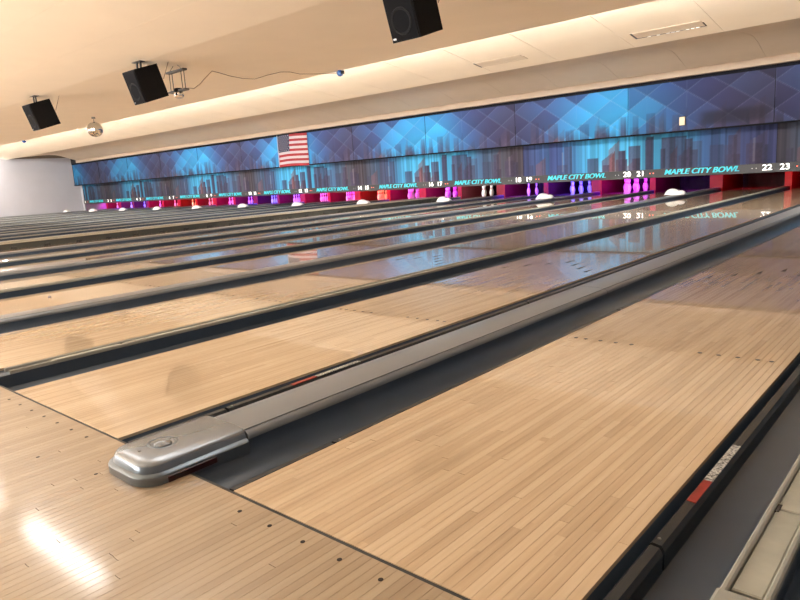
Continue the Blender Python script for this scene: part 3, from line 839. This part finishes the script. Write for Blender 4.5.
# little blue spots at the ceiling edge
for (u, v_), lb in zip(((340, 73), (24, 141)), ('small blue spot at the cable end on the ceiling edge', 'small blue spot on the ceiling edge below a loudspeaker')):
    P = at(u, v_, 1, 9.76)
    s = thing('ceiling_spot', lb, 'spotlight', (P.x, 9.76, P.z), 'ceiling edge spots')
    MB().lathe([(.01, -.075), (.05, -.06), (.075, -.02), (.075, .02), (.05, .055), (.01, .07)], 16).build('globe', M['blue'], s, smooth=True)
    MB().lathe([(.03, .03), (.03, max(.05, L2[1] - P.z))], 10).build('mount', M['white'], s)
    MB().cbox(.03, .11, -.03, .03, -.03, .04, .006).build('lamp_housing', M['spk'], s)

# air slots in the lit ceiling band
def yz_on_boards(u, v):
    d = ray(u, v); a = (L3[1] - L2T[1]) / (L3[0] - L2T[0])
    t = (L2T[1] + a * (CAM.y - L2T[0]) - CAM.z) / (d.z - a * d.y)
    return CAM + d * t
for (u0, v0, u1, v1), lb in zip(((634, 35.5, 704, 24), (478, 65, 524, 57)), ('long dark air slot with crumpled white edge in the lit ceiling band', 'short pale air slot in the lit ceiling band')):
    A, B = yz_on_boards(u0, v0), yz_on_boards(u1, v1)
    ym = (A.y + B.y) / 2; zm = L2T[1] + (L3[1] - L2T[1]) / (L3[0] - L2T[0]) * (ym - L2T[0])
    s = thing('air_diffuser', lb, 'air vent', ((A.x + B.x) / 2, ym, zm), 'ceiling air slots')
    hl = abs(B.x - A.x) / 2
    sl = (L3[1] - L2T[1]) / (L3[0] - L2T[0])
    def flat(x0, x1, y0, y1, z0, z1):
        m_ = MB().box(x0, x1, y0, y1, z0, z1); m_.v = [(a, b_, c_ + sl * b_) for a, b_, c_ in m_.v]; return m_
    flat(-hl, hl, -.16, .13, -.006, .0).build('face_plate', M['ceil3'], s)
    flat(-hl, hl, .13, .155, -.008, .0).build('slot', M['bracket' if u0 > 600 else 'ceil3'], s)
    flat(-hl - .04, -hl, -.16, .155, -.008, .0).build('end_cap', M['bracket'], s)
    flat(hl, hl + .02, -.05, .155, -.008, .0).build('end_cap', M['bracket' if u0 > 600 else 'ceil3'], s)
    if u0 > 600:
        for i in range(14):
            if random.random() < .3: continue
            xx = -hl + 2 * hl * (i + .5) / 14
            flat(xx - hl / 14 * .7, xx + hl / 14 * .7, .132, .15, -.016, -.008).build('louvre', M['white'], s)

# ------------------------------------------------------------------ lamps
def fixture(x, y, m, length, lab, group):
    t = thing('ceiling_light', lab, 'ceiling light', (x, y, znear(y) - .002), group)
    MB().cbox(-length / 2 - .02, length / 2 + .02, -.13, .13, -.02, .0, .004).build('housing', M['white'], t)
    MB().box(-length / 2, length / 2, -.11, .11, -.05, -.021).build('diffuser', m, t)
x = -6.52 + PAIR * 3
while x > WALL_L + 1.5:
    if x < 1:
        fixture(x, 1.6, M['fixture'], 2.1, 'long fluorescent ceiling light above the foul line', 'ceiling lights above the foul line')
    x -= PAIR
o = MB().cbox(WALL_L, WALL_R, -5.05, -4.85, .0, 1.3, .02).build('trim_5', M['ceil3']); struct(o, 'low wall added out of view to carry the ceiling uplights')  # unseen wall, added as a base for the troughs that follow
x = SEAM0 + PAIR * 2  # light troughs added behind the camera to brighten the ceiling
while x > WALL_L + PAIR:
    if x < -1:
        t = thing('added_uplight', 'linear trough added out of view to brighten the ceiling', 'added_uplight', (x - PAIR / 2, -4.95, 1.3), 'added uplights on the low wall')
        MB().extrude([(-.1, .0), (.1, .0), (.13, .1), (.12, .1), (.09, .012), (-.09, .012), (-.12, .1), (-.13, .1)], -1.2, 1.2).build('trough', M['white'], t).rotation_euler = (0, 0, math.pi / 2)
        MB().box(-1.18, 1.18, -.05, .05, .09, .16).build('tube', M['upl'], t)
    x -= PAIR
x = SEAM0 + PAIR * 2
while x > WALL_L:
    xe = min(x, WALL_R - .05); xs_ = max(x - PAIR + .08, WALL_L + .05)
    cv = thing('cove_light', 'hidden strip light in the ceiling cove', 'strip light', (xs_, L2[0] + .05, 3.345), 'cove strip lights')
    MB().box(0, xe - xs_, -.015, .012, -.02, .0).build('tray', M['white'], cv)
    MB().box(0.02, xe - xs_ - .02, .0, .06, .002, .07).build('tube', M['cove'], cv)
    x -= PAIR
sc2 = thing('wall_lamp', 'white wall lamp on the side wall', 'wall lamp', (WALL_L, 11.85, 2.5))
MB().box(0, .03, -.06, .06, -.1, .1).build('back_plate', M['white'], sc2)
MB().lathe([(.05, -.12), (.09, -.1), (.11, .1), (.10, .12)], 16, (.15, 0, 0)).build('shade', M['sconce'], sc2)
# unseen downlights added in the cove to brighten the far lanes
zb_ = L2T[1] + (L3[1] - L2T[1]) / (L3[0] - L2T[0]) * .14
k = 0
while True:
    xq = SEAM0 + PAIR / 2 - PAIR * k; k += 1
    if xq < WALL_L + 1: break
    t = thing('added_downlight', 'small unseen downlight added in the ceiling cove to brighten the lanes', 'downlight', (xq, L2[0] + .14, 3.50), 'added downlights in the ceiling cove')
    MB().lathe([(.045, .02), (.05, .03), (.05, .10), (.02, .11), (.02, zb_ - 3.50 - .001)], 12).build('can', M['spk'], t, smooth=True)
    ld = bpy.data.lights.new('added_downlight_lamp', 'SPOT'); ld.energy = 170; ld.spot_size = math.radians(125); ld.spot_blend = .8
    ld.shadow_soft_size = .04; ld.color = LAMP_COL
    lo = bpy.data.objects.new('added_downlight_lamp', ld); COL.objects.link(lo); lo.location = (xq, L2[0] + .14, 3.475)
    lo.rotation_euler = Vector((0, 1.2, -3.4)).to_track_quat('-Z', 'Y').to_euler()
